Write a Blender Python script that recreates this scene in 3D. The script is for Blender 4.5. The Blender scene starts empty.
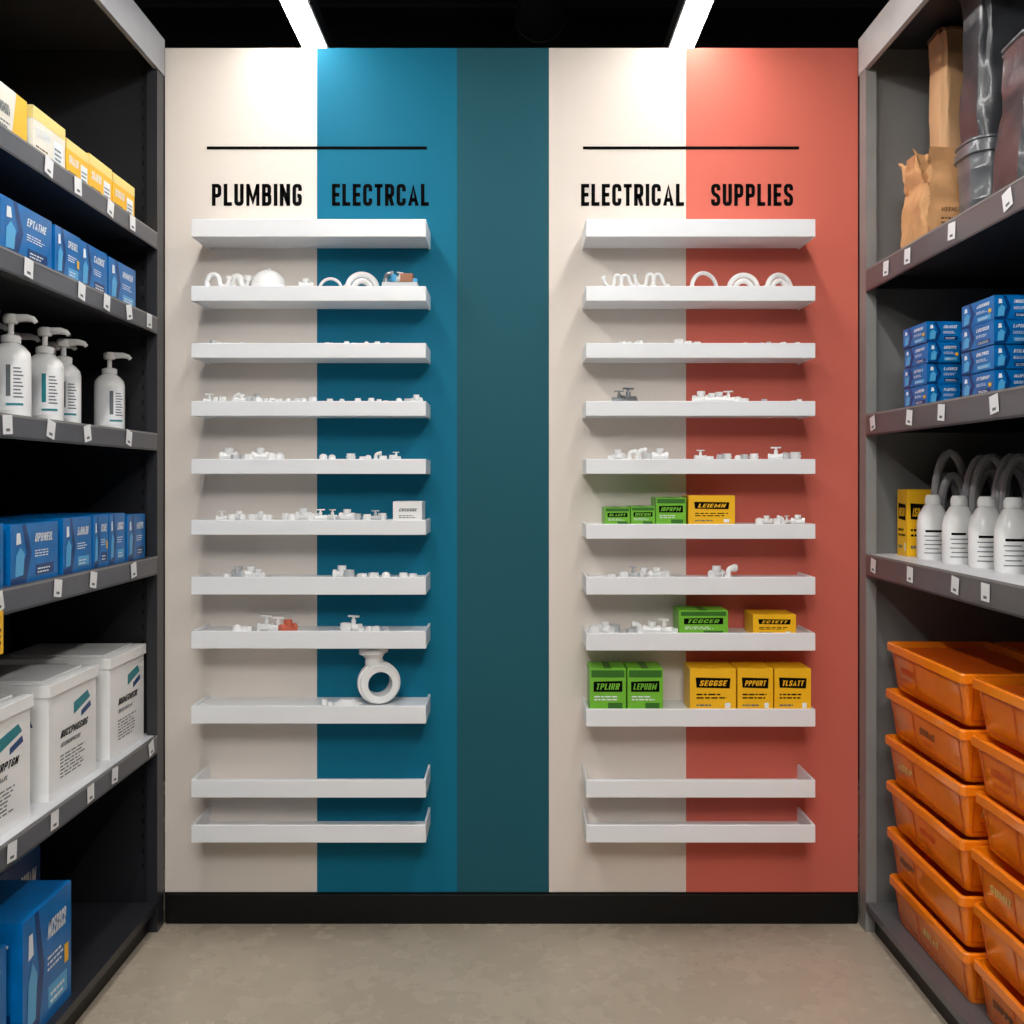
import bpy, math, random
from mathutils import Vector, Matrix
random.seed(7)
scene = bpy.context.scene
scene.view_settings.view_transform = 'Standard'

# ------------------------------------------------------------ materials
def lin(c):
    c = c/255.0
    return c/12.92 if c <= 0.04045 else ((c+0.055)/1.055)**2.4
MATS = {}
def mat(name, rgb, rough=0.5, metal=0.0, noise=0.06, scale=8.0, emit=0.0, bump=0.0, coat=0.0, spec=0.5):
    if name in MATS: return MATS[name]
    m = bpy.data.materials.new(name); m.use_nodes = True
    nt = m.node_tree; b = nt.nodes['Principled BSDF']
    col = [lin(v) for v in rgb]
    b.inputs['Roughness'].default_value = rough
    b.inputs['Metallic'].default_value = metal
    b.inputs['Specular IOR Level'].default_value = spec
    if coat: b.inputs['Coat Weight'].default_value = coat
    tc = nt.nodes.new('ShaderNodeTexCoord')
    n = nt.nodes.new('ShaderNodeTexNoise'); n.inputs['Scale'].default_value = scale
    n.inputs['Detail'].default_value = 5
    nt.links.new(tc.outputs['Object'], n.inputs['Vector'])
    r = nt.nodes.new('ShaderNodeValToRGB')
    r.color_ramp.elements[0].position = 0.3; r.color_ramp.elements[1].position = 0.7
    r.color_ramp.elements[0].color = [max(0, c*(1-noise)) for c in col]+[1]
    r.color_ramp.elements[1].color = [min(1, c*(1+noise)) for c in col]+[1]
    nt.links.new(n.outputs['Fac'], r.inputs['Fac'])
    nt.links.new(r.outputs['Color'], b.inputs['Base Color'])
    if bump:
        bp = nt.nodes.new('ShaderNodeBump'); bp.inputs['Strength'].default_value = bump
        bp.inputs['Distance'].default_value = 0.01
        nt.links.new(n.outputs['Fac'], bp.inputs['Height'])
        nt.links.new(bp.outputs['Normal'], b.inputs['Normal'])
    if emit:
        b.inputs['Emission Color'].default_value = (1, 0.975, 0.94, 1)
        b.inputs['Emission Strength'].default_value = emit
    MATS[name] = m
    return m

M_cream = mat('paint_cream', (230,221,212), 0.6, noise=0.02, scale=2, spec=0.2)
M_cream2 = mat('paint_cream_b', (228,218,208), 0.6, noise=0.02, scale=2, spec=0.2)
M_teal = mat('paint_teal_blue', (12,112,142), 0.6, noise=0.04, scale=2, spec=0.15)
M_dteal = mat('paint_dark_teal', (33,89,102), 0.6, noise=0.04, scale=2, spec=0.15)
M_coral = mat('paint_coral', (212,108,92), 0.6, noise=0.03, scale=2, spec=0.2)
M_black = mat('black_kick', (8,8,9), 0.45, spec=0.3)
M_ceil = mat('ceiling_black', (12,12,13), 0.9, spec=0.1)
M_beam = mat('beam_dark', (30,30,31), 0.8, spec=0.1)
M_wallD = mat('wall_dark', (34,34,36), 0.9)
M_wallG = mat('wall_grey', (120,120,118), 0.9)
M_white = mat('shelf_white', (238,240,243), 0.3, noise=0.01)
M_pvc = mat('pvc_white', (244,244,243), 0.22, noise=0.02)
M_pvcg = mat('pvc_grey', (194,196,198), 0.3)
M_metal = mat('metal_steel', (150,152,155), 0.3, metal=0.8)
M_brass = mat('brass_brown', (150,92,50), 0.4)
M_red = mat('red_plastic', (215,110,85), 0.4)
M_dkmetal = mat('rack_charcoal', (42,43,48), 0.35, noise=0.08, scale=3)
M_dkpanel = mat('rack_panel_dark', (34,35,39), 0.42, noise=0.1, scale=3, spec=0.4)
M_lip = mat('shelf_lip_grey', (84,86,93), 0.32, noise=0.05)
M_lipR = mat('shelf_lip_grey_light', (94,93,96), 0.32, noise=0.05)
M_deck = mat('shelf_deck_dark', (60,62,66), 0.4)
M_deckw = mat('shelf_deck_light', (205,206,210), 0.4)
M_gpanel = mat('rack_panel_grey', (114,114,113), 0.5, noise=0.06, scale=3)
M_gpost = mat('rack_post_grey', (138,137,135), 0.45)
M_fascia = mat('canopy_fascia', (182,181,179), 0.5)
M_fasciaL = mat('canopy_fascia_dark', (132,133,136), 0.5)
M_tag = mat('tag_white', (235,236,238), 0.5, noise=0.01)
M_ink = mat('ink_black', (8,8,9), 0.8, noise=0.0, spec=0.05)
M_inkg = mat('ink_grey', (100,106,110), 0.6, noise=0.0)
M_blue = mat('pack_blue', (0,110,184), 0.28, noise=0.14, scale=14)
M_blueD = mat('pack_navy', (4,60,120), 0.28, noise=0.08, scale=14)
M_blueL = mat('pack_light_blue', (84,172,222), 0.3)
M_tealp = mat('print_teal', (20,130,140), 0.4)
M_wp = mat('print_white', (235,240,244), 0.4, noise=0.0)
M_yel = mat('pack_yellow', (248,190,24), 0.4, noise=0.04)
M_yel2 = mat('pack_pale_yellow', (238,214,128), 0.4, noise=0.04)
M_crm = mat('pack_cream', (232,229,216), 0.4, noise=0.04)
M_grn = mat('pack_green', (116,190,50), 0.4, noise=0.05)
M_grnD = mat('pack_green_dark', (50,110,30), 0.4, noise=0.05)
M_org = mat('bin_orange', (255,134,16), 0.26, noise=0.05, coat=0.4)
M_orgD = mat('bin_orange_deep', (226,94,6), 0.4, noise=0.04)
M_kraft = mat('kraft_paper', (198,148,100), 0.8, noise=0.14, scale=18, bump=0.5)
M_kraftL = mat('kraft_light', (208,164,120), 0.75, noise=0.08, scale=10, bump=0.2)
M_kraftD = mat('kraft_dark', (110,74,46), 0.8)
M_bin = mat('bin_smoke_grey', (94,97,101), 0.28, noise=0.3, scale=14, coat=0.25, bump=0.25)
M_binD = mat('bin_smoke_dark', (58,60,64), 0.3, noise=0.35, scale=14, coat=0.2, bump=0.35)
M_hose = mat('hose_grey', (165,165,168), 0.3)
M_hoseD = mat('hose_dark', (92,92,96), 0.3)
M_hoseW = mat('hose_white', (215,216,218), 0.35)
M_light = mat('lamp_lens', (255,255,255), 0.5, noise=0, emit=33.0)

# ------------------------------------------------------------ condensed bold stroke lettering
def rounded(pts, r, n=4):
    out=[pts[0]]
    for i in range(1,len(pts)-1):
        p=Vector(pts[i]); a=Vector(pts[i-1])-p; c=Vector(pts[i+1])-p
        rr=min(r,a.length*0.5,c.length*0.5); a.normalize(); c.normalize()
        s=p+a*rr; e=p+c*rr
        for k in range(n+1):
            t=k/n; q=s*(1-t)**2+p*2*t*(1-t)+e*t*t; out.append((q.x,q.y))
    out.append(pts[-1]); return out
def ribbon(pts, w):
    P=[Vector(p) for p in pts]; n=len(P); L=[];R=[]
    for i in range(n):
        d0=(P[i]-P[i-1]).normalized() if i>0 else None
        d1=(P[i+1]-P[i]).normalized() if i<n-1 else None
        if d0 is None: d0=d1
        if d1 is None: d1=d0
        n0=Vector((-d0.y,d0.x)); n1=Vector((-d1.y,d1.x)); m=(n0+n1)
        if m.length<1e-4: m=n0
        m.normalize(); k=min(1/max(0.3,m.dot(n0)),2.4)
        L.append(P[i]+m*w/2*k); R.append(P[i]-m*w/2*k)
    vs=[tuple(v) for v in L+R]; fs=[(n+i,n+i+1,i+1,i) for i in range(n-1)]
    return vs,fs
SWD=0.18
def glyph(ch):
    s=SWD; W=0.46
    if ch=='M': W=0.66
    if ch=='N': W=0.50
    if ch=='I': W=s
    if ch in 'LTE': W=0.40
    if ch=='A': W=0.52
    l=s/2; r=W-s/2; b=s*0.45; t=1-s*0.45; m=0.48; K=[]
    def S(p,rd=0): K.append(rounded(p,rd) if rd else p)
    if ch in 'LEPBRMNI': S([(l,0),(l,1)])
    if ch=='L': S([(l,b),(W,b)])
    if ch=='E': S([(l,b),(W,b)]); S([(l,t),(W,t)]); S([(l,0.51),(W*0.92,0.51)])
    if ch=='T': S([(0,t),(W,t)]); S([(W/2,0),(W/2,1)])
    if ch in 'PR': S([(l,t),(r,t),(r,m-0.02),(l,m-0.02)],0.16)
    if ch=='R': S([(W*0.5,m),(r+0.01,0)])
    if ch=='B': S([(l,t),(r-0.015,t),(r-0.015,0.52),(l,0.52)],0.14); S([(l,0.52),(r,0.52),(r,b),(l,b)],0.15)
    if ch=='U': S([(l,1),(l,b),(r,b),(r,1)],0.18)
    if ch=='M': S([(r,0),(r,1)]); S([(l,0.98),(W/2,0.22),(r,0.98)])
    if ch=='N': S([(r,0),(r,1)]); S([(l,0.93),(r,0.07)])
    if ch=='G': S([(r,0.68),(r,t),(l,t),(l,b),(r,b),(r,0.46),(W*0.52,0.46)],0.16)
    if ch=='C': S([(r,0.66),(r,t),(l,t),(l,b),(r,b),(r,0.34)],0.18)
    if ch=='A': S([(l*0.9,0),(W/2,0.98),(W-l*0.9,0)]); S([(W*0.24,0.27),(W*0.76,0.27)])
    if ch=='S': S([(r,0.70),(r,t),(l,t),(l,0.56),(r,0.44),(r,b),(l,b),(l,0.30)],0.15)
    return K,W
def stroke_word(word):
    x=0; V=[];Fc=[]
    for ch in word:
        K,W=glyph(ch)
        for p in K:
            vs,fs=ribbon(p,SWD if ch not in 'M' else SWD*0.9); o=len(V)
            V+=[(a+x,min(1,max(0,b))) for a,b in vs]; Fc+=[tuple(o+i for i in f) for f in fs]
        x+=W+0.11
    x-=0.11
    return [(a/x,b) for a,b in V],Fc

def rrect(hx, hy, r, z, cx=0, cy=0, seg=4):
    pts = []
    r = min(r, hx*0.99, hy*0.99)
    for (sx, sy, a0) in ((1,1,0),(-1,1,90),(-1,-1,180),(1,-1,270)):
        for i in range(seg+1):
            a = math.radians(a0+90*i/seg)
            pts.append((cx+sx*(hx-r)+r*math.cos(a), cy+sy*(hy-r)+r*math.sin(a), z))
    return pts

class MB:
    def __init__(s):
        s.v=[]; s.f=[]; s.m=[]; s.mats=[]; s.M=Matrix.Identity(4)
    def mi(s, m):
        if m not in s.mats: s.mats.append(m)
        return s.mats.index(m)
    def add(s, vs, fs, m):
        o=len(s.v); k=s.mi(m)
        for p in vs: s.v.append(tuple(s.M @ Vector(p)))
        for f in fs: s.f.append(tuple(o+i for i in f)); s.m.append(k)
    def box(s,x0,x1,y0,y1,z0,z1,m):
        vs=[(x0,y0,z0),(x1,y0,z0),(x1,y1,z0),(x0,y1,z0),(x0,y0,z1),(x1,y0,z1),(x1,y1,z1),(x0,y1,z1)]
        s.add(vs,[(0,3,2,1),(4,5,6,7),(0,1,5,4),(1,2,6,5),(2,3,7,6),(3,0,4,7)],m)
    def loft(s, rings, m, cap0=True, cap1=True):
        n=len(rings[0]); vs=[p for r in rings for p in r]; fs=[]
        for k in range(len(rings)-1):
            for i in range(n):
                j=(i+1)%n
                fs.append((k*n+i,k*n+j,(k+1)*n+j,(k+1)*n+i))
        if cap0: fs.append(tuple(reversed(range(n))))
        if cap1: fs.append(tuple((len(rings)-1)*n+i for i in range(n)))
        s.add(vs,fs,m)
    def lathe(s, prof, m, seg=20, sx=1, sy=1, closed=False, e=2.0):
        rings=[]
        for r,z in prof:
            ring=[]
            for i in range(seg):
                a=2*math.pi*i/seg; c=math.cos(a); q=math.sin(a)
                c=math.copysign(abs(c)**(2/e),c); q=math.copysign(abs(q)**(2/e),q)
                ring.append((r*c*sx, r*q*sy, z))
            rings.append(ring)
        if closed: rings.append(rings[0])
        s.loft(rings,m,cap0=not closed,cap1=not closed)
    def tube(s, pts, r, m, seg=8, closed=False):
        P=[Vector(p) for p in pts]; n=len(P); rings=[]; up=None
        for i in range(n):
            if closed: t=(P[(i+1)%n]-P[(i-1)%n])
            else: t=P[min(i+1,n-1)]-P[max(i-1,0)]
            t.normalize()
            if up is None:
                up=Vector((0,0,1)) if abs(t.z)<0.9 else Vector((1,0,0))
            a=t.cross(up).normalized(); up=a.cross(t).normalized()
            rr=r[i] if isinstance(r,(list,tuple)) else r
            rings.append([tuple(P[i]+a*rr*math.cos(2*math.pi*k/seg)+up*rr*math.sin(2*math.pi*k/seg)) for k in range(seg)])
        if closed: rings.append(rings[0])
        s.loft(rings,m,cap0=not closed,cap1=not closed)
    def finish(s, name, bevel=0.0, smooth=True, angle=35, yaw=0.0):
        lo=[min(p[i] for p in s.v) for i in range(3)]; hi=[max(p[i] for p in s.v) for i in range(3)]
        o=Vector(((lo[0]+hi[0])/2,(lo[1]+hi[1])/2,lo[2]))
        me=bpy.data.meshes.new(name)
        me.from_pydata([tuple(Vector(p)-o) for p in s.v],[],s.f)
        for m in s.mats: me.materials.append(m)
        me.polygons.foreach_set('material_index',s.m)
        if smooth:
            me.polygons.foreach_set('use_smooth',[True]*len(s.f))
            me.set_sharp_from_angle(angle=math.radians(angle))
        me.update()
        ob=bpy.data.objects.new(name,me); ob.location=o; ob.rotation_euler[2]=yaw
        scene.collection.objects.link(ob)
        if bevel:
            b=ob.modifiers.new('bevel','BEVEL'); b.width=bevel; b.segments=2; b.limit_method='ANGLE'
            b.angle_limit=math.radians(50)
        return ob

class Face:
    """a flat printable face: origin o, edge vectors u (right) and v (up)"""
    def __init__(s,mb,o,u,v):
        s.mb=mb; s.o=Vector(o); s.u=Vector(u); s.v=Vector(v); s.n=s.u.cross(s.v).normalized()
    def p(s,a,b,off): return tuple(s.o+s.u*a+s.v*b+s.n*off)
    def q(s,a0,b0,a1,b1,m,l=1):
        off=0.0006*l
        s.mb.add([s.p(a0,b0,off),s.p(a1,b0,off),s.p(a1,b1,off),s.p(a0,b1,off)],[(0,1,2,3)],m)
    def poly(s,pts,m,l=1):
        s.mb.add([s.p(a,b,0.0006*l) for a,b in pts],[tuple(range(len(pts)))],m)
    def lines(s,a0,b0,a1,b1,n,m,l=1):
        h=(b1-b0)/n
        for i in range(n):
            end=a0+(a1-a0)*random.uniform(0.7,1); x=a0
            while x<end-0.01:
                w=(a1-a0)*random.uniform(0.08,0.24)
                s.q(x,b0+h*i,min(x+w,end),b0+h*i+h*0.42,m,l); x+=w+(a1-a0)*0.04
    def logo(s,a0,b0,a1,b1,m,l=2,n=5):
        """small bold word of random condensed letters"""
        word=''.join(random.choice('PLUMBINGECTRAS') for _ in range(n))
        vs,fs=stroke_word(word)
        s.mb.add([s.p(a0+(a1-a0)*a+0.06*(a1-a0)*b,b0+(b1-b0)*b,0.0006*l) for a,b in vs],fs,m)

def dz(F,kind,i=0):
    if kind=='blue':
        F.poly([(0.0,0.0),(0.30,0.0),(0.42,0.5),(0.30,1.0),(0.22,1.0),(0.32,0.5),(0.12,0.1),(0.0,0.1)],M_blueD)
        F.poly([(0.08,0.12),(0.24,0.14),(0.27,0.5),(0.18,0.62),(0.1,0.48)],M_blueL,2)
        F.poly([(0.1,0.66),(0.2,0.68),(0.18,0.86),(0.11,0.86)],M_wp,2)
        F.logo(0.48,0.68,0.86,0.83,M_wp,n=7)
        F.lines(0.48,0.42,0.84,0.56,3,M_wp,2)
        F.q(0.5,0.1,0.9,0.28,M_blueL if i%2 else M_blueD)
        F.lines(0.54,0.13,0.86,0.25,2,M_wp,2)
        if i%3==0: F.q(0.84,0.34,0.93,0.5,M_yel,2)
    elif kind=='yellow':
        F.poly([(0.14,0.56),(0.86,0.54),(0.88,0.78),(0.12,0.80)],M_ink)
        F.logo(0.2,0.60,0.78,0.73,M_yel,n=6)
        F.lines(0.14,0.30,0.86,0.46,2,M_ink)
        F.lines(0.14,0.12,0.6,0.22,1,M_inkg)
        F.q(0.76,0.08,0.88,0.2,M_wp)
    elif kind=='green':
        F.q(0.04,0.80,0.96,0.97,M_grnD)
        F.poly([(0.1,0.46),(0.9,0.46),(0.9,0.72),(0.1,0.70)],M_ink)
        F.logo(0.16,0.51,0.80,0.66,M_grn,n=6)
        F.lines(0.12,0.26,0.8,0.40,2,M_wp)
        F.q(0.5,0.06,0.9,0.2,M_grnD)
    elif kind=='cream':
        F.q(0.0,0.0,1,0.12,M_yel)
        F.poly([(0.6,0.12),(1,0.12),(1,1),(0.72,1)],M_yel)
        F.logo(0.28,0.45,0.54,0.66,M_inkg,n=6)
        F.poly([(0.05,0.2),(0.22,0.2),(0.18,0.85),(0.05,0.85)],M_yel2)
        F.lines(0.26,0.2,0.56,0.36,2,M_inkg)
    elif kind=='yelpk':
        F.q(0.0,0.75,1,1,M_yel2)
        F.logo(0.08,0.42,0.5,0.62,M_wp,n=7)
        F.q(0.62,0.15,0.92,0.6,M_wp); F.lines(0.65,0.2,0.9,0.5,3,M_inkg,2)
        F.lines(0.08,0.12,0.5,0.28,2,M_kraftD)
    elif kind=='white':
        F.poly([(0.50,0.72),(0.86,0.82),(0.80,0.90),(0.50,0.84)],M_tealp)
        F.poly([(0.66,0.66),(0.88,0.72),(0.86,0.78),(0.66,0.72)],M_blueD)
        F.logo(0.22,0.55,0.78,0.62,M_ink,n=11)
        F.logo(0.22,0.46,0.62,0.50,M_inkg,n=11)
        F.lines(0.22,0.16,0.78,0.40,7,M_inkg)
    elif kind=='small':
        F.logo(0.2,0.5,0.8,0.66,M_inkg,n=7)
        F.lines(0.2,0.15,0.8,0.35,2,M_inkg)

def carton(name,x0,x1,y0,y1,z0,z1,base,kind,side,i=0,flap=None,lid=False,near=True,yaw=0.0):
    mb=MB()
    mb.box(x0,x1,y0,y1,z0,z1-(0.012 if lid else 0.0),base)
    if lid:
        mb.box(x0-0.006,x1+0.006,y0-0.006,y1+0.006,z1-0.032,z1,base)
        mb.box(x0+0.03,x1-0.03,y0+0.03,y1-0.03,z1,z1+0.006,base)
        mb.box((x0+x1)/2-0.05,(x0+x1)/2+0.05,y0-0.012,y0-0.006,z1-0.028,z1-0.012,M_pvcg)
    else:
        xm=(x0+x1)/2
        mb.box(x0+0.001,xm-0.001,y0+0.001,y1-0.001,z1,z1+0.0015,base)
        mb.box(xm+0.001,x1-0.001,y0+0.001,y1-0.001,z1,z1+0.0015,base)
        mb.box(xm-0.012,xm+0.012,y0,y1,z1+0.0015,z1+0.002,flap or base)
    zt=z1-(0.032 if lid else 0)
    if side=='L': F=Face(mb,(x1,y0,z0),(0,y1-y0,0),(0,0,zt-z0))
    elif side=='R': F=Face(mb,(x0,y1,z0),(0,-(y1-y0),0),(0,0,zt-z0))
    if side in 'LR': dz(F,kind,i)
    if near or side=='F':
        dz(Face(mb,(x0,y0,z0),(x1-x0,0,0),(0,0,zt-z0)),kind,i+(side!='F'))
    return mb.finish(name,bevel=0.0012,smooth=False,yaw=yaw)

# ------------------------------------------------------------ frame of reference
F_PX=1003.0; CZ=1.5; D=3.40; SW=F_PX/D
def PX(x): return (x-512)/SW
def PZ(y): return CZ+(480-y)/SW
M_floor=mat('floor_concrete',(186,174,156),0.30,noise=0.09,scale=1.4,spec=0.5)
mb=MB(); mb.box(-2.1,2.1,-2.6,5.0,-0.08,0,M_floor)
fl=mb.finish('floor',smooth=False)
nt=M_floor.node_tree
b=nt.nodes['Principled BSDF']; src=b.inputs['Base Color'].links[0].from_socket
n2=nt.nodes.new('ShaderNodeTexNoise'); n2.inputs['Scale'].default_value=7; n2.inputs['Detail'].default_value=12; n2.inputs['Roughness'].default_value=0.65
tc=[n for n in nt.nodes if n.type=='TEX_COORD'][0]; nt.links.new(tc.outputs['Object'],n2.inputs['Vector'])
r2=nt.nodes.new('ShaderNodeValToRGB'); r2.color_ramp.elements[0].color=(.90,.89,.88,1); r2.color_ramp.elements[1].color=(1,1,1,1)
r2.color_ramp.elements[0].position=.3; r2.color_ramp.elements[1].position=.7
nt.links.new(n2.outputs['Fac'],r2.inputs['Fac'])
mx=nt.nodes.new('ShaderNodeMix'); mx.data_type='RGBA'; mx.blend_type='MULTIPLY'; mx.inputs[0].default_value=0.7
nt.links.new(src,mx.inputs[6]); nt.links.new(r2.outputs['Color'],mx.inputs[7]); nt.links.new(mx.outputs[2],b.inputs['Base Color'])
mr=nt.nodes.new('ShaderNodeMapRange'); mr.inputs['To Min'].default_value=0.2; mr.inputs['To Max'].default_value=0.34
nt.links.new(n2.outputs['Fac'],mr.inputs['Value']); nt.links.new(mr.outputs['Result'],b.inputs['Roughness'])

mb=MB(); mb.box(-2.1,2.1,-2.6,5.0,3.9,4.0,M_ceil); mb.finish('ceiling',smooth=False)
mb=MB(); mb.box(-2.2,-2.1,-2.6,5.0,0,3.9,M_wallD); mb.finish('wall_left',smooth=False)
mb=MB(); mb.box(2.1,2.2,-2.6,5.0,0,3.9,M_wallD); mb.finish('wall_right',smooth=False)
mb=MB(); mb.box(-2.1,2.1,5.0,5.1,0,3.9,M_wallD); mb.finish('wall_far',smooth=False)
mb=MB(); mb.box(-2.1,2.1,-2.7,-2.6,0,3.9,M_wallG); mb.finish('wall_rear',smooth=False)
for k,y in enumerate((0.6,1.9,3.75,4.5)):
    mb=MB(); mb.box(-2.1,2.1,y,y+0.1,3.62,3.64,M_beam); mb.box(-2.1,2.1,y+0.045,y+0.055,3.64,3.88,M_beam)
    mb.box(-2.1,2.1,y,y+0.1,3.88,3.9,M_beam); mb.finish('ceiling_beam',smooth=False)
mb=MB(); mb.tube([(0.12,-2.4,3.48),(0.12,4.9,3.48)],0.1,M_beam,seg=20)
for y in (-1.0,1.2,2.8,4.3):
    mb.tube([(0.12,y,3.48),(0.12,y+0.03,3.48)],0.108,M_beam,seg=20); mb.box(0.115,0.125,y,y+0.02,3.57,3.9,M_beam)
mb.finish('ceiling_duct')

zt=PZ(48); zb=PZ(892)
mb=MB()
edges=[165,317,457,549,686,858]
for k,m in enumerate((M_cream,M_teal,M_dteal,M_cream2,M_coral)):
    mb.box(PX(edges[k]),PX(edges[k+1]),D,D+0.1,zb,zt,m)
mb.box(PX(165),PX(858),D,D+0.1,0,zb,M_black)
mb.finish('wall_back',smooth=False)
mb=MB(); mb.box(PX(167),PX(856),D-0.012,D,0,zb-0.004,M_black); mb.finish('baseboard_back',bevel=0.002,smooth=False)

def lettering(txt,x0,x1,y0,y1):
    mb=MB(); z0=PZ(y1); z1=PZ(y0)
    F=Face(mb,(PX(x0),D,z0),(PX(x1)-PX(x0),0,0),(0,0,z1-z0))
    vs,fs=stroke_word(txt)
    mb.add([F.p(a,b,0.0015) for a,b in vs],fs,M_ink)
    mb.finish('sign_lettering',smooth=False)
lettering('PLUMBING',212,302,184,206)
lettering('ELECTRCAL',332,429,184,206)
lettering('ELECTRICAL',581,684,184,206)
lettering('SUPPLIES',711,793,184,206)
for a,c in ((207,427),(583,799)):
    mb=MB(); mb.box(PX(a),PX(c),D-0.002,D,PZ(149.4),PZ(146.6),M_ink); mb.finish('sign_rule_line',smooth=False)

# ------------------------------------------------------------ wall shelves
YF=3.22; SF=F_PX/YF
Lrows=[219,286,343,401,459,520,577,631,706,780,825]
Rrows=[219,286,343,401,459,524,577,633,709,780,825]
def ztop(y): return CZ+(480-y)/SF
def rec(i): return 0.003 if i<6 else (0.010 if i<9 else 0.048)
def wall_shelf(px0,px1,y,i):
    x0=(px0-512)/SF; x1=(px1-512)/SF; z=ztop(y); h=0.048 if 1<=i<=5 else 0.057; t=0.008; mb=MB()
    mb.box(x0,x1,YF,YF+t,z-h,z,M_white)
    mb.box(x0,x0+t,YF+t,D,z-h,z,M_white); mb.box(x1-t,x1,YF+t,D,z-h,z,M_white)
    mb.box(x0+t,x1-t,YF+t,D,z-h+0.004 if i<9 else z-h,z-rec(i),M_white)
    mb.finish('display_shelf',bevel=0.002,smooth=False)
for i,y in enumerate(Lrows): wall_shelf(191,426,y,i)
for i,y in enumerate(Rrows): wall_shelf(586,815.5,y,i)

# ------------------------------------------------------------ fittings
def arc(cx,cz,r,a0,a1,n=8,y=0):
    return [(cx+r*math.cos(math.radians(a0+(a1-a0)*i/n)),y,cz+r*math.sin(math.radians(a0+(a1-a0)*i/n))) for i in range(n+1)]
def ring_prof(ri,ro,z0,z1): return [(ri,z0),(ro,z0),(ro,z1),(ri,z1)]
def fitting(mb,kind,x,y,z,s,rot,m):
    base=mb.M.copy()
    mb.M=base@Matrix.Translation((x,y,z))@Matrix.Rotation(rot,4,'Z')
    r=s*0.2
    if kind=='elbow':
        mb.lathe([(r*1.35,0),(r*1.35,s*0.28),(r*1.1,s*0.3)],m,12)
        mb.tube([(0,0,s*0.2)]+arc(s*0.35,s*0.45,s*0.35,180,90,6)+[(s*0.6,0,s*0.8)],r,m,10)
        mb.tube([(s*0.42,0,s*0.8),(s*0.68,0,s*0.8)],r*1.35,m,12)
    elif kind=='tee':
        mb.tube([(-s*0.5,0,r*1.3),(s*0.5,0,r*1.3)],r,m,10)
        for a in (-1,1): mb.tube([(a*s*0.3,0,r*1.3),(a*s*0.52,0,r*1.3)],r*1.3,m,12)
        mb.lathe([(r,r*1.3),(r,s*0.5),(r*1.3,s*0.5),(r*1.3,s*0.75),(r*0.8,s*0.75)],m,12)
    elif kind=='coupling':
        mb.lathe(ring_prof(r*1.1,r*1.6,0,s*0.5),m,14,closed=True)
        mb.lathe(ring_prof(r*1.1,r*1.85,s*0.2,s*0.3),m,14,closed=True)
    elif kind=='cap':
        mb.lathe([(r*1.5,0),(r*1.5,s*0.25),(r*1.3,s*0.38),(r*0.7,s*0.46),(0.001,s*0.48)],m,14)
    elif kind=='valve':
        mb.tube([(-s*0.5,0,r*1.2),(s*0.5,0,r*1.2)],r,m,10)
        for a in (-1,1): mb.tube([(a*s*0.34,0,r*1.2),(a*s*0.52,0,r*1.2)],r*1.25,m,6)
        mb.lathe([(r*0.7,r*1.2),(r*0.7,s*0.7),(r*0.4,s*0.7),(r*0.4,s*0.85)],m,10)
        mb.box(-s*0.35,s*0.35,-r*0.5,r*0.5,s*0.83,s*0.93,m)
    elif kind=='flat':
        mb.lathe(ring_prof(r*0.8,r*1.9,0,s*0.16),m,14,closed=True)
    elif kind=='nut':
        mb.lathe(ring_prof(r*0.9,r*1.6,0,s*0.35),m,6,closed=True)
    mb.M=base
def cluster(row,side,px0,px1,hpx,flat=False,mats=None,kinds=None,dens=1.3):
    rows=Lrows if side=='L' else Rrows
    z=ztop(rows[row])-rec(row); mb=MB()
    S=F_PX/3.27
    h=hpx/S+ (rec(row)+0.002)
    x0=(px0-512)/S; x1=(px1-512)/S
    mats=mats or [M_pvc,M_pvc,M_pvc,M_pvc,M_pvcg]
    kinds=kinds or (['flat','nut','coupling','coupling','cap'] if flat else ['tee','coupling','coupling','cap','valve','elbow','tee','nut'])
    hf={'elbow':1.07,'tee':0.75,'coupling':0.5,'cap':0.48,'valve':0.93,'flat':0.16,'nut':0.35}
    x=x0
    while x<x1-0.006:
        k=random.choice(kinds)
        s=h*random.uniform(0.8,1.05)
        s=s/(hf[k]) if k in('elbow','valve') else s*1.25
        s=min(s,0.055)
        w=s*0.62
        fitting(mb,k,min(x+w*0.5,x1-w*0.3),3.256+random.uniform(-0.006,0.045),z,s,random.uniform(-0.9,0.9) if k!='elbow' else random.choice((0,3.14,0.4,2.8)),random.choice(mats))
        x+=w*random.uniform(1.15,1.9)/dens
    mb.finish('pipe_fittings')
for a in [(2,'L',210,228,7,True),(2,'L',238,252,5,True),(2,'L',317,333,6,True),(2,'L',345,392,5,True),
          (3,'L',203,262,9),(3,'L',262,325,8,True),(3,'L',326,388,6,True),(3,'L',396,420,8),
          (4,'L',222,281,12),(4,'L',320,340,9),(4,'L',346,397,9),
          (5,'L',218,240,9),(5,'L',248,272,9),(5,'L',280,326,11),(5,'L',328,384,10),
          (6,'L',221,262,9),(6,'L',336,352,11),(6,'L',358,392,11),(6,'L',400,415,9),
          (7,'L',233,250,13),(7,'L',340,356,13),(7,'L',358,390,6,True),(8,'L',320,340,4,True),
          (2,'R',620,641,7,True),(2,'R',668,702,9,True),(2,'R',738,802,5,True),
          (3,'R',697,756,11),(3,'R',760,803,6,True),
          (4,'R',607,662,11),(4,'R',698,756,9),(4,'R',771,803,14),
          (5,'R',757,801,9),(6,'R',607,672,9),(6,'R',712,730,11),
          (7,'R',589,620,11),(7,'R',626,676,12)]:
    cluster(*a)
cluster(7,'L',260,292,15,mats=[M_pvc,M_pvc,M_red,M_pvcg,M_pvc],kinds=['tee','elbow','coupling','valve'])
cluster(3,'R',615,632,14,mats=[M_metal,M_pvcg],kinds=['valve','tee'],dens=1)

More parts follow.
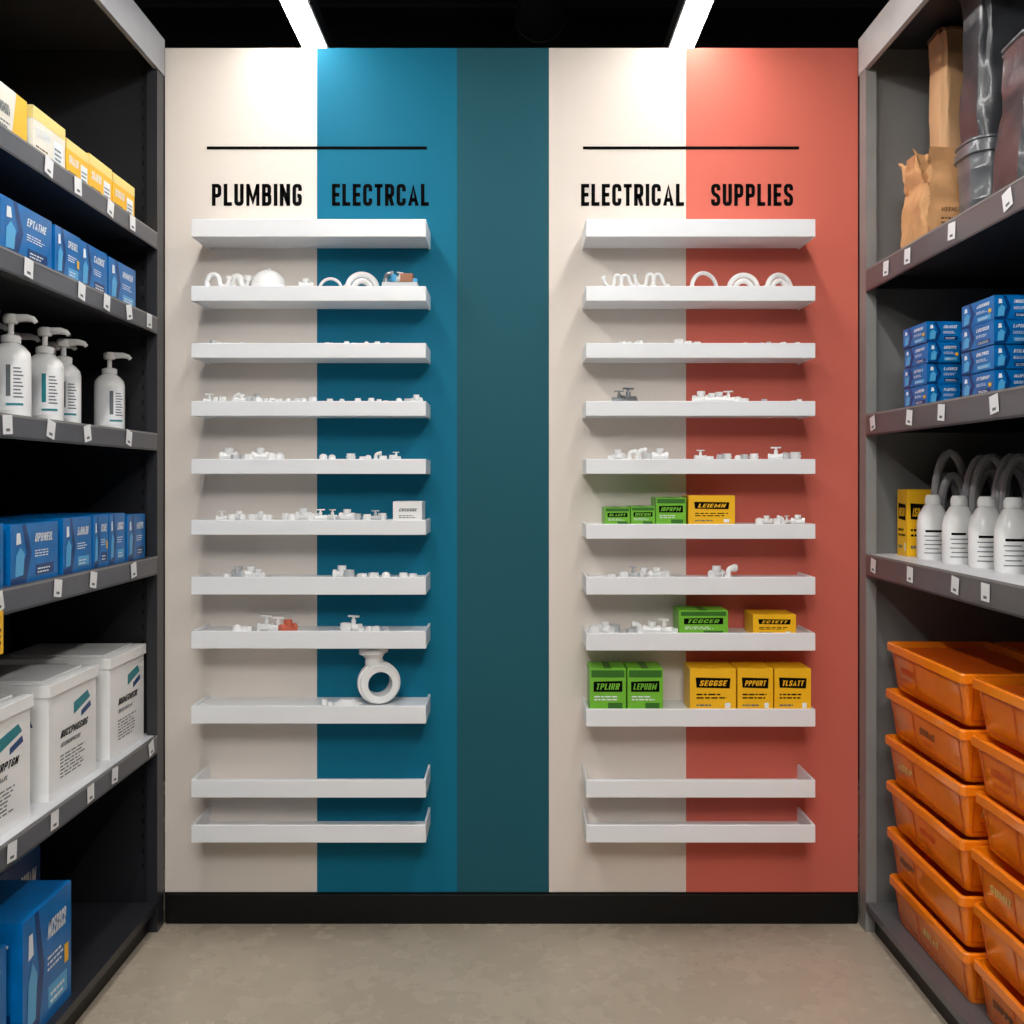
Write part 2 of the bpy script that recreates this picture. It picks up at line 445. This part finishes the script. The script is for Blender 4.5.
S28=F_PX/3.28
def WX(px): return (px-512)/S28
def tubeobj(name,paths,r,m,closed=False,collar=True):
    mb=MB()
    for p in paths:
        mb.tube(p,r,m,10,closed)
        if collar and not closed:
            for e,e2 in ((p[0],p[1]),(p[-1],p[-2])):
                d=(Vector(e2)-Vector(e)).normalized()*r*1.6
                mb.tube([e,tuple(Vector(e)+d)],r*1.35,m,10)
    return mb.finish(name)
def xf(path,x,y,z): return [(p[0]+x,p[1]+y,p[2]+z) for p in path]
zL=ztop(286)-0.003; zR=zL
def trap(w,h):
    return [(0,0,0.004)]+[(-w*0.02,0,h*0.5)]+arc(w*0.25,h*0.55,w*0.22,180,0,8)+arc(w*0.66,h*0.42,w*0.18,180,360,8)+[(w*0.86,0,h*0.8)]
tubeobj('drain_trap_pipe',[xf(trap(0.085,0.05),WX(208),3.27,zL+0.004)],0.008,M_pvc)
tubeobj('drain_trap_pipe',[xf(trap(0.06,0.062),WX(230),3.31,zL+0.004)],0.011,M_pvc)
mb=MB(); mb.M=Matrix.Translation((WX(268),3.29,zL))
mb.lathe([(0.062,0),(0.062,0.012),(0.056,0.016),(0.052,0.038),(0.038,0.056),(0.018,0.066),(0.008,0.068),(0.008,0.074),(0.001,0.075)],M_pvc,28); mb.finish('drain_dome_cap')
mb=MB(); fitting(mb,'tee',WX(307),3.26,zL,0.045,0.3,M_pvc); mb.finish('tee_fitting')
def arch(name,c,R,r,m,y=3.29,n=1,turn=0.0):
    mb=MB(); mb.M=Matrix.Translation((WX(c),y,0))@Matrix.Rotation(turn,4,'Z')
    for k in range(n):
        rr=R-k*r*2.1
        mb.tube([(-rr,0,zL+0.001)]+arc(0,zL+R*0.12,rr,180,0,16,0)+[(rr,0,zL+0.001)],r,m,10)
    B=mb.M.copy()
    for sg in (-1,1): mb.M=B@Matrix.Translation((sg*R,0,zL)); mb.lathe([(r*1.4,0),(r*1.4,r*1.6),(r,r*1.8)],m,12)
    mb.finish(name)
arch('bent_pipe',330,0.036,0.005,M_pvc)
arch('pipe_arch',362,0.048,0.010,M_pvc,n=2,turn=0.3)
mb=MB(); x=WX(383)
mb.box(x,x+0.115,3.25,3.33,zL,zL+0.022,M_pvcg); mb.box(x+0.06,x+0.1,3.248,3.3,zL+0.022,zL+0.05,M_brass)
for k in range(9): fitting(mb,random.choice(['valve','tee','nut','elbow']),x+0.012+k*0.0115,3.262+0.03*(k%2),zL+0.022,0.036,k,[M_metal,M_brass,M_blueL,M_pvcg,M_pvc,M_metal][k%6])
mb.finish('valve_assortment_box',bevel=0.001)
def hook(w,h,k):
    if k%2: return [(0,0,0.003),(w*0.1,0,h*0.5)]+arc(w*0.35,h*0.62,w*0.25,170,0,8)+[(w*0.75,0,h*0.25),(w*1.0,0,0.006)]
    return [(0,0,h*0.75),(w*0.12,0,h*0.3)]+arc(w*0.4,h*0.34,w*0.22,200,340,6)+arc(w*0.8,h*0.62,w*0.16,180,20,6)+[(w*1.0,0,0.006)]
for k,(c,w,h) in enumerate(((603,0.06,0.055),(620,0.05,0.05),(634,0.065,0.062),(652,0.055,0.055))):
    tubeobj('swivel_spout',[xf(hook(w,h,k),WX(c),3.28,zR+0.005)],0.0058,M_pvc)
arch('bent_pipe',705,0.052,0.007,M_pvc,turn=0.5)
arch('pipe_arch',744,0.046,0.009,M_pvc,n=2)
arch('pipe_arch',780,0.046,0.009,M_pvc,n=2,turn=0.4)
z9=ztop(706)-rec(8); cx=WX(378)
mb=MB(); R=0.070; zc=z9+R
mb.M=Matrix.Translation((cx,3.30,zc))@Matrix.Rotation(math.radians(16),4,'Z')@Matrix.Rotation(math.pi/2,4,'X')
mb.lathe([(0.040,-0.034),(0.060,-0.034),(0.064,-0.03),(0.064,-0.014),(R,-0.012),(R,0.012),(0.064,0.014),(0.064,0.03),(0.060,0.034),(0.040,0.034)],M_pvc,36,closed=True)
mb.M=Matrix.Translation((cx-0.010,3.30,zc))@Matrix.Rotation(math.radians(-4),4,'Y')
mb.lathe([(0.03,0.056),(0.03,0.072),(0.028,0.08),(0.036,0.092),(0.048,0.098),(0.048,0.110),(0.042,0.113),(0.03,0.113)],M_pvc,28)
mb.finish('pipe_wye_flange')
mb=MB(); mb.M=Matrix.Translation((WX(347),3.29,z9)); mb.lathe([(0.04,0),(0.042,0.004),(0.026,0.010),(0.018,0.018)],M_pvc,24,sx=1.25)
mb.finish('pipe_escutcheon')

def wbox(row,side,p0,p1,ytop,base,kind,i=0,y0=3.232,dp=0.12):
    rows=Lrows if side=='L' else Rrows
    S=F_PX/y0; z=ztop(rows[row])-rec(row)
    return carton('product_box',(p0-512)/S,(p1-512)/S,y0,y0+dp,z,CZ+(480-ytop)/S,base,kind,'F',i,flap=M_grnD if base==M_grn else None)
wbox(5,'L',393,422,502,M_pvc,'small')
wbox(5,'R',605,630,508,M_grn,'green',0); wbox(5,'R',631,655,507,M_grn,'green',1)
wbox(5,'R',656,686,498,M_grn,'green',2); wbox(5,'R',688.5,735,496,M_yel,'yellow',3)
wbox(7,'R',679,728,611,M_grn,'green',4); wbox(7,'R',753,796,615,M_yel,'yellow',5)
wbox(8,'R',590,626,669,M_grn,'green',6); wbox(8,'R',627.5,663,669,M_grn,'green',7)
wbox(8,'R',690,736,669,M_yel,'yellow',1); wbox(8,'R',737.5,773,669,M_yel,'yellow',2); wbox(8,'R',774.5,811,669,M_yel,'yellow',3)

# ------------------------------------------------------------ side shelving units
Y0=1.3; Y1=3.385
def unit(sd):
    X=1.176 if sd<0 else 1.173
    pan=M_dkpanel if sd<0 else M_gpanel
    post=M_dkmetal if sd<0 else M_gpost
    mb=MB()
    def bx(a,c,*r):
        mb.box(min(sd*a,sd*c),max(sd*a,sd*c),*r)
    XB=1.84
    bx(X+0.004,XB,Y1-0.03,Y1,0,2.97,pan)
    bx(X,X+0.035,Y1-0.06,Y1,0,2.863,post)
    bx(XB-0.02,XB,Y0,Y1-0.03,0,2.97,M_dkpanel)
    bx(X+0.004,XB,Y0,Y0+0.03,0,2.97,pan)
    bx(X,X+0.035,Y0,Y0+0.06,0,2.863,post)
    bx(X+0.01,XB,Y0+0.03,Y1-0.03,2.94,2.97,M_dkmetal)
    bx(X-0.004,X+0.012,Y0,Y1,2.863,2.985,M_fasciaL if sd<0 else M_fascia)
    z=0.2
    while z<2.85 and sd<0:
        bx(X+0.055,X+0.061,Y1-0.0315,Y1-0.029,z,z+0.018,M_black)
        z+=0.05
    bx(X+0.03,XB-0.02,Y0+0.03,Y1-0.03,0.0,0.075,M_black)
    bx(X+0.0,XB-0.02,Y0,Y1-0.0605,0.075,0.10,M_dkmetal if sd<0 else M_lipR)
    if sd<0: shelves=[(2.32,0.05,M_lip,M_deck),(2.04,0.05,M_lip,M_deck),(1.655,0.052,M_lip,M_deck),(1.248,0.055,M_lip,M_deck),(0.655,0.055,M_lip,M_deckw)]
    else: shelves=[(2.198,0.07,M_lipR,M_deck),(1.7175,0.066,M_lipR,M_deck),(1.256,0.068,M_lipR,M_deckw)]
    for zt,h,ml,md in shelves:
        ye=Y1-0.0605
        bx(X,X+0.006,Y0+0.0605,ye,zt-h,zt,ml)
        bx(X+0.0,X+0.006,Y0+0.0605,ye,zt-h-0.006,zt-h-0.0,M_dkmetal)
        bx(X-0.001,X,Y0+0.0605,ye,zt-0.006,zt-0.001,M_gpost)
        bx(X+0.006,XB-0.02,Y0+0.031,Y1-0.031,zt-0.018,zt-0.002,md)
        bx(X+0.02,X+0.06,Y0+0.1,ye,zt-0.045,zt-0.018,M_dkmetal)
        bx(X+0.03,XB-0.05,Y1-0.05,Y1-0.03,zt-0.06,zt-0.018,M_dkmetal)
        y=Y0+0.25+random.uniform(0,0.1)
        while y<ye-0.05:
            w=0.045; tl=random.uniform(-0.25,0.25)
            cz=zt-h/2
            u=Vector((0,math.cos(tl)*w,math.sin(tl)*w)); v=Vector((0,-math.sin(tl)*w,math.cos(tl)*w))
            if sd>0: u=Vector((0,-math.cos(tl)*w,math.sin(tl)*w)); v=Vector((0,math.sin(tl)*w,math.cos(tl)*w))
            o=Vector((sd*(X-0.002),y,cz))-u/2-v/2
            F=Face(mb,o,u,v); F.q(0,0,1,1,M_tag,1)
            F.q(0.3,0.15,0.7,0.3,M_inkg,2)
            y+=random.choice((0.17,0.22,0.3))
    mb.finish('retail_shelving_unit',smooth=False)
unit(-1); unit(1)

# --- left products
def row_cartons(name,spec,z,h,x0,x1,base,kind,i0=0,flap=None,jit=0.0,jh=0.04):
    for k,(a,c) in enumerate(spec):
        carton(name,x0,x1-random.uniform(0,jit),a,c,z-0.002,z-0.002+h*random.uniform(1-jh,1+jh),base,kind,'L',i0+k,flap,yaw=random.uniform(-jit,jit))
row_cartons('product_packet',[(1.75,1.98),(2.02,2.29),(2.31,2.50)],2.32,0.12,-1.5,-1.2,M_crm,'cream',0,jit=0.01)
row_cartons('product_packet',[(2.52,2.70)],2.32,0.125,-1.5,-1.2,M_crm,'yelpk',2,jit=0.01)
row_cartons('product_packet',[(2.715,2.86),(2.87,3.03),(3.04,3.21)],2.32,0.115,-1.5,-1.2,M_yel,'yelpk',3,jit=0.01,jh=0.06)
row_cartons('product_carton',[(1.75,2.02),(2.04,2.34),(2.36,2.62),(2.635,2.79),(2.80,2.99),(3.0,3.21)],2.04,0.13,-1.5,-1.2,M_blue,'blue',0,jit=0.008,jh=0.05)
row_cartons('product_carton',[(1.8,2.08),(2.10,2.38),(2.41,2.66),(2.69,2.87),(2.885,2.99),(3.0,3.12),(3.14,3.29)],1.248,0.148,-1.5,-1.203,M_blue,'blue',2,jit=0.006,jh=0.04)

def wrap(r,sy,e,off):
    def cyl(a0,a1,b0,b1,o2=0):
        def fn(a,b):
            t=a0+(a1-a0)*a; c=math.cos(t); q=math.sin(t)
            c=math.copysign(abs(c)**(2/e),c); q=math.copysign(abs(q)**(2/e),q)
            return ((r+off+o2)*c,(r*sy+off+o2)*q,b0+(b1-b0)*b)
        return fn
    return cyl
def patch(mb,fn,m,n=8):
    mb.add([fn(i/n,j) for i in range(n+1) for j in (0,1)],[(2*i,2*i+2,2*i+3,2*i+1) for i in range(n)],m)
def pump_bottle(x,y,z,h,lab,seed=0,rot=0.0,name='pump_bottle'):
    mb=MB(); mb.M=Matrix.Translation((x,y,z))@Matrix.Rotation(rot,4,'Z')
    bh=h*0.72; r=0.046; e=2.8
    mb.lathe([(r*0.9,0),(r,0.006),(r,bh*0.80),(r*0.94,bh*0.88),(r*0.7,bh*0.95),(r*0.42,bh),(r*0.42,bh+0.006)],M_pvc,32,sx=1,sy=0.86,e=e)
    mb.lathe([(r*0.52,bh),(r*0.52,bh+h*0.06),(r*0.34,bh+h*0.075),(r*0.16,bh+h*0.08),(r*0.16,bh+h*0.18)],M_pvc,18)
    zz=bh+h*0.18
    mb.lathe([(r*0.34,zz),(r*0.42,zz+h*0.02),(r*0.42,zz+h*0.07),(r*0.3,zz+h*0.09)],M_pvc,16)
    mb.tube([(0,0,zz+h*0.05),(r*0.9,0,zz+h*0.055),(r*1.25,0,zz+h*0.04),(r*1.4,0,zz+h*0.01)],[r*0.24,r*0.2,r*0.16,r*0.13],M_pvc,8)
    cyl=wrap(r,0.86,e,0.0006)
    A0=math.radians(-100); A1=math.radians(-28)
    patch(mb,cyl(A0-0.2,A1+0.2,bh*0.12,bh*0.78),M_tag,10)
    patch(mb,cyl(A0+0.25,A0+0.45,bh*0.30,bh*0.70,0.0008),lab)
    for k in range(9):
        patch(mb,cyl(A0+0.6,A1-0.1*(k%3),bh*(0.28+0.046*k),bh*(0.298+0.046*k),0.0008),M_inkg,5)
    patch(mb,cyl(A0+0.25,A1,bh*0.18,bh*0.21,0.0008),M_tealp)
    mb.finish(name)
for k,(x,y,h) in enumerate([(-1.284,2.57,0.275),(-1.285,2.76,0.27),(-1.31,2.93,0.262),(-1.39,3.04,0.268),(-1.30,3.24,0.262),(-1.29,2.38,0.27),(-1.42,2.68,0.275),(-1.42,2.86,0.27),(-1.28,2.18,0.27)]):
    pump_bottle(x,y,1.653,h,M_tealp if k%2 else M_inkg,k,rot=0.05*k)

for k,(a,c) in enumerate([(3.03,3.31),(2.63,2.93),(2.22,2.53),(1.85,2.14)]):
    carton('white_storage_carton',-1.56,-1.215,a,c,0.653,0.960,M_pvc,'white','L',k,lid=True)
for k,(a,c) in enumerate([(2.46,2.73),(2.15,2.42),(1.84,2.11)]):
    carton('product_carton',-1.5,-1.2-0.02*k,a,c,0.10,0.41-0.03*k,M_blue,'blue','L',k+3)
carton('product_carton',-1.78,-1.42,2.78,3.02,0.10,0.40,M_blueD,'blue','L',1)
carton('product_carton',-1.78,-1.42,2.80,3.0,0.402,0.56,M_blue,'blue','L',5)
carton('product_carton',-1.8,-1.6,2.3,3.2,0.653,1.07,M_dkmetal,'small','L',5,near=False)
mb=MB(); F=Face(mb,(-1.1734,2.27,1.105),(0,0.045,0),(0,0,0.09))
mb.box(-1.176,-1.174,2.27,2.315,1.10,1.20,M_yel); F.lines(0.15,0.2,0.85,0.7,3,M_ink); mb.finish('promo_tag',smooth=False)

# --- right products
def sack(name,cx,cy,z,hx,hy,h,m,seed,crumple=0.01,tw=0.8,lab=True,flare=0.0,fold=0.0,rim=None,lean=0.0):
    rnd=random.Random(seed); mb=MB(); rings=[]; n=14; ns=6
    ph=[rnd.uniform(0,6.28) for _ in range(4)]
    for k in range(n+1):
        t=k/n
        wx=hx*(1-0.08*t+flare*max(0,t-0.7)*3)*(1+0.05*math.sin(t*6)); wy=hy*(1-(1-tw)*t)
        ox=lean*t
        ring=rrect(wx,wy,min(wx,wy)*0.4,z+h*t,cx+ox,cy,ns)
        amp=crumple*(0.3+t)*(1 if k>0 else 0); N=len(ring); out=[]
        for i,p in enumerate(ring):
            a=2*math.pi*i/N
            f=fold*(math.sin(5*a+ph[0]+2*t)+0.6*math.sin(9*a+ph[1]-3*t))*(0.3+t)+0.6*fold*math.sin(14*t+ph[2]+2*a)
            d=Vector((p[0]-cx-ox,p[1]-cy,0)); d.normalize()
            out.append((p[0]+d.x*f+rnd.uniform(-amp,amp),p[1]+d.y*f+rnd.uniform(-amp,amp),p[2]+(rnd.uniform(-amp,amp)*(1.6 if t>0.9 else 0.3) if k>0 else 0)))
        rings.append(out)
    for d,sc in ((0.0,0.9),(-0.06,0.86)):
        rings.append([(cx+lean+(p[0]-cx-lean)*sc,cy+(p[1]-cy)*sc,p[2]+d) for p in rings[n]])
    mb.loft(rings,m)
    if rim:
        mb.tube([tuple(p) for p in rings[n]],0.006,rim,6,closed=True)
    if lab:
        F=Face(mb,(cx-hx*0.45,cy-hy*1.02-crumple*1.3-fold,z+h*0.16),(hx,0,0),(0,0,h*0.3))
        F.logo(0,0.5,0.8,0.66,M_kraftD,n=6); F.lines(0,0.1,0.8,0.4,2,M_kraftD)
    mb.finish(name,angle=50)
zs=2.196
sack('crumpled_paper_bag',1.285,3.05,zs,0.070,0.10,0.285,M_kraft,3,0.008,0.7,flare=0.2,fold=0.006)
sack('tall_paper_sack',1.435,3.20,zs,0.085,0.06,0.72,M_kraftL,5,0.003,0.95,lab=False,fold=0.003,rim=M_kraftD,lean=-0.01)
def canister(name,cx,cy,z,rx,ry,h,m,ribs=2):
    mb=MB(); rs=[]
    def R(k,zz,r=0.06): rs.append(rrect(rx*k,ry*k,r,zz,cx,cy,6))
    R(0.84,z); R(0.88,z+0.008)
    for i in range(ribs):
        t=(i+1)/(ribs+1)
        R(0.88+0.08*t-0.01,z+h*t-0.008); R(0.88+0.08*t+0.015,z+h*t); R(0.88+0.08*t-0.006,z+h*t+0.008)
    R(0.95,z+h-0.045); R(1.02,z+h-0.042); R(1.02,z+h-0.024); R(0.96,z+h-0.022); R(0.96,z+h-0.008); R(1.0,z+h-0.006); R(1.0,z+h); R(0.92,z+h); R(0.9,z+h-0.02)
    mb.loft(rs,m); mb.finish(name)
canister('smoke_plastic_canister',1.37,2.84,zs,0.098,0.09,0.255,M_bin,2)
sack('dark_plastic_sack',1.38,2.84,zs+0.256,0.085,0.080,0.43,M_binD,11,0.002,0.9,lab=False,fold=0.005,rim=M_bin,flare=0.1)
sack('dark_plastic_sack',1.345,2.55,zs,0.095,0.10,0.42,M_binD,12,0.003,0.85,lab=False,fold=0.007,rim=M_hoseD,flare=0.12,lean=0.03)
sack('dark_plastic_sack',1.58,2.70,zs,0.09,0.10,0.66,M_binD,13,0.003,0.9,lab=False,fold=0.007)
canister('smoke_plastic_canister',1.36,2.25,zs,0.10,0.10,0.40,M_bin,3)
def bstack(y0,y1,x0,x1,n,h):
    zz=1.7155
    for k in range(n):
        j=random.uniform(-0.006,0.006)
        carton('product_carton',x0+abs(j),x1+j,y0+j,y1+j,zz+0.0005,zz+h-0.003,M_blue,'blue','R',k,near=True)
        zz+=h
bstack(2.87,3.04,1.185,1.285,4,0.060)
bstack(2.87,3.04,1.295,1.395,4,0.060)
bstack(2.87,3.04,1.405,1.55,4,0.062)
bstack(2.50,2.68,1.20,1.30,4,0.062)
bstack(2.50,2.68,1.31,1.45,4,0.062)
bstack(2.50,2.68,1.46,1.6,4,0.064)
bstack(2.15,2.33,1.20,1.38,4,0.062)
carton('product_box',1.268,1.355,3.22,3.30,1.254,1.468,M_yel,'yellow','R',2)
def cap_bottle(x,y,z,h,seed):
    mb=MB(); mb.M=Matrix.Translation((x,y,z)); r=0.047; e=2.6
    mb.lathe([(r*0.92,0),(r,0.006),(r,h*0.55),(r*0.9,h*0.68),(r*0.6,h*0.82),(r*0.44,h*0.86),(r*0.42,h*0.88)],M_pvc,32,sy=0.8,e=e)
    mb.lathe([(r*0.52,h*0.86),(r*0.52,h*0.93),(r*0.48,h*0.97),(r*0.4,h),(0.002,h)],M_pvc,18)
    cyl=wrap(r,0.8,e,0.0008)
    A0=math.radians(-140); A1=math.radians(-60)
    for k in range(6):
        b0=h*(0.10+0.065*k)
        patch(mb,cyl(A0+0.1*(k%2),A1-0.25*((k*2+seed)%3),b0,b0+h*(0.035 if k==5 else 0.014)),M_ink if k>4 else M_inkg,5)
    mb.finish('plastic_bottle')
for k,(x,y) in enumerate([(1.31,3.12),(1.32,2.96),(1.33,2.81),(1.33,2.66),(1.33,2.48),(1.33,2.3)]):
    cap_bottle(x,y,1.254,0.200,k)
def coil(x,y,z,R,r,n,m,seed,yaw=0.0,kx=1.0):
    mb=MB(); pts=[]
    mb.M=Matrix.Translation((x,y,z))@Matrix.Rotation(yaw,4,'Z')
    for i in range(n*24):
        a=2*math.pi*i/24; k=1-0.30*(0.5+0.5*math.sin(i*0.13+seed))
        rr=(R-r)*k
        pts.append((kx*rr*math.cos(a),(i/24-n/2)*r*2.05,R-(R-r)*(1-k)*0.5+rr*math.sin(a)))
    lo=min(p[2] for p in pts)-r
    pts=[(p[0],p[1],p[2]-lo) for p in pts]
    mb.tube(pts,r,m,8)
    mb.tube([pts[-1],(pts[-1][0]+0.01,pts[-1][1]-0.02,pts[-1][2]-0.03)],[r*1.4,r*1.5],M_hoseD,10)
    mb.finish('hose_coil')
coil(1.39,3.19,1.254,0.178,0.013,3,M_hose,1,kx=0.30)
coil(1.50,3.17,1.254,0.172,0.012,3,M_hoseW,2,kx=0.30)
coil(1.45,3.06,1.254,0.172,0.013,3,M_hose,3,kx=0.34)
coil(1.46,2.92,1.254,0.172,0.012,3,M_hose,5,kx=0.32)
coil(1.58,3.0,1.254,0.168,0.012,3,M_hoseD,4,kx=0.4)
coil(1.47,2.76,1.254,0.166,0.012,3,M_hoseW,6,kx=0.34)

# orange bins
def obin(x0,x1,y0,y1,z,h,i):
    cx=(x0+x1)/2; cy=(y0+y1)/2; hx=(x1-x0)/2; hy=(y1-y0)/2; tp=0.030
    mb=MB(); rs=[]
    def R(d,zz,r=0.014): rs.append(rrect(hx-d,hy-d,r,zz,cx,cy,4))
    R(tp,z); R(tp-0.004,z+0.008); R(0.011,z+h-0.030); R(0.0,z+h-0.028); R(0.0,z+h-0.006); R(0.003,z+h-0.002); R(0.010,z+h-0.002); R(0.014,z+h-0.03); R(tp+0.006,z+0.012)
    mb.loft(rs,M_org)
    t0=tp-0.004; t1=0.011; za=z+0.008; zc=z+h-0.030
    ya=y0+0.04; yb=y1-0.04
    F=Face(mb,(x0+t0-0.0005,yb,za),(0,-(yb-ya),0),(-(t0-t1),0,zc-za))
    F2=Face(mb,(x0+0.04,y0+t0-0.0005,za),(x1-x0-0.08,0,0),(0,-(t0-t1),zc-za))
    for G in (F,F2):
        G.q(0.0,0.93,1.0,0.97,M_orgD); G.q(0.0,0.05,1.0,0.09,M_orgD)
        for a in (0.0,0.33,1.0): G.q(a-0.008,0.05,a+0.008,0.97,M_orgD)
        a=0.08 if i%2 else 0.42
        G.logo(a,0.46,a+0.22,0.66,(M_yel2,M_kraftD,M_orgD)[i%3],n=5)
        G.lines(a,0.22,a+0.2,0.36,2,M_orgD)
    return mb
for (a,c,x0,x1,nt_) in ((2.66,3.21,1.19,1.52,6),(2.07,2.63,1.20,1.52,6)):
    for k in range(nt_):
        z=0.10+k*0.1475
        j=random.uniform(-0.01,0.01)
        mb=obin(x0+abs(j),x1+j,a+j,c+j,z,0.1475,k+(1 if a<2.5 else 0))
        if k==nt_-1:
            mb.box(x0+0.03,x1-0.03,a+0.03,c-0.03,z+0.115,z+0.13,M_orgD)
        mb.finish('orange_storage_bin',yaw=random.uniform(-0.012,0.012))
for k in range(6):
    mb=obin(1.54,1.80,2.66,3.21,0.10+k*0.1475,0.1475,k); mb.finish('orange_storage_bin')

# ------------------------------------------------------------ lighting
for x in (-0.709,0.61):
    mb=MB(); mb.box(x-0.041,x+0.041,-2.3,3.95,3.05,3.058,M_light)
    mb.box(x-0.048,x+0.048,-2.31,3.96,3.058,3.12,M_beam)
    for y in (-1.5,0.0,1.5,3.0): mb.box(x-0.003,x+0.003,y,y+0.006,3.12,3.9,M_beam)
    mb.finish('linear_ceiling_light',smooth=False)
ld=bpy.data.lights.new('added_rear_fill','AREA'); ld.shape='RECTANGLE'; ld.size=1.0; ld.size_y=0.8; ld.energy=66  # unseen fill light added behind the camera, not a fixture of the store
ld.color=(1,0.975,0.94)
lo=bpy.data.objects.new('added_rear_fill',ld); lo.location=(0,-1.2,3.3)
lo.rotation_euler=(math.radians(40),0,0); scene.collection.objects.link(lo)
w=bpy.data.worlds.new('World'); scene.world=w; w.use_nodes=True
w.node_tree.nodes['Background'].inputs[0].default_value=(0.5,0.5,0.52,1); w.node_tree.nodes['Background'].inputs[1].default_value=0.3

# ------------------------------------------------------------ camera
cd=bpy.data.cameras.new('Camera'); cam=bpy.data.objects.new('Camera',cd); scene.collection.objects.link(cam)
cam.location=(0,0,CZ); cam.rotation_euler=(math.pi/2,0,0)
cd.sensor_width=36; cd.lens=36*F_PX/1024; cd.shift_y=-32/1024; cd.clip_start=0.05
scene.camera=cam
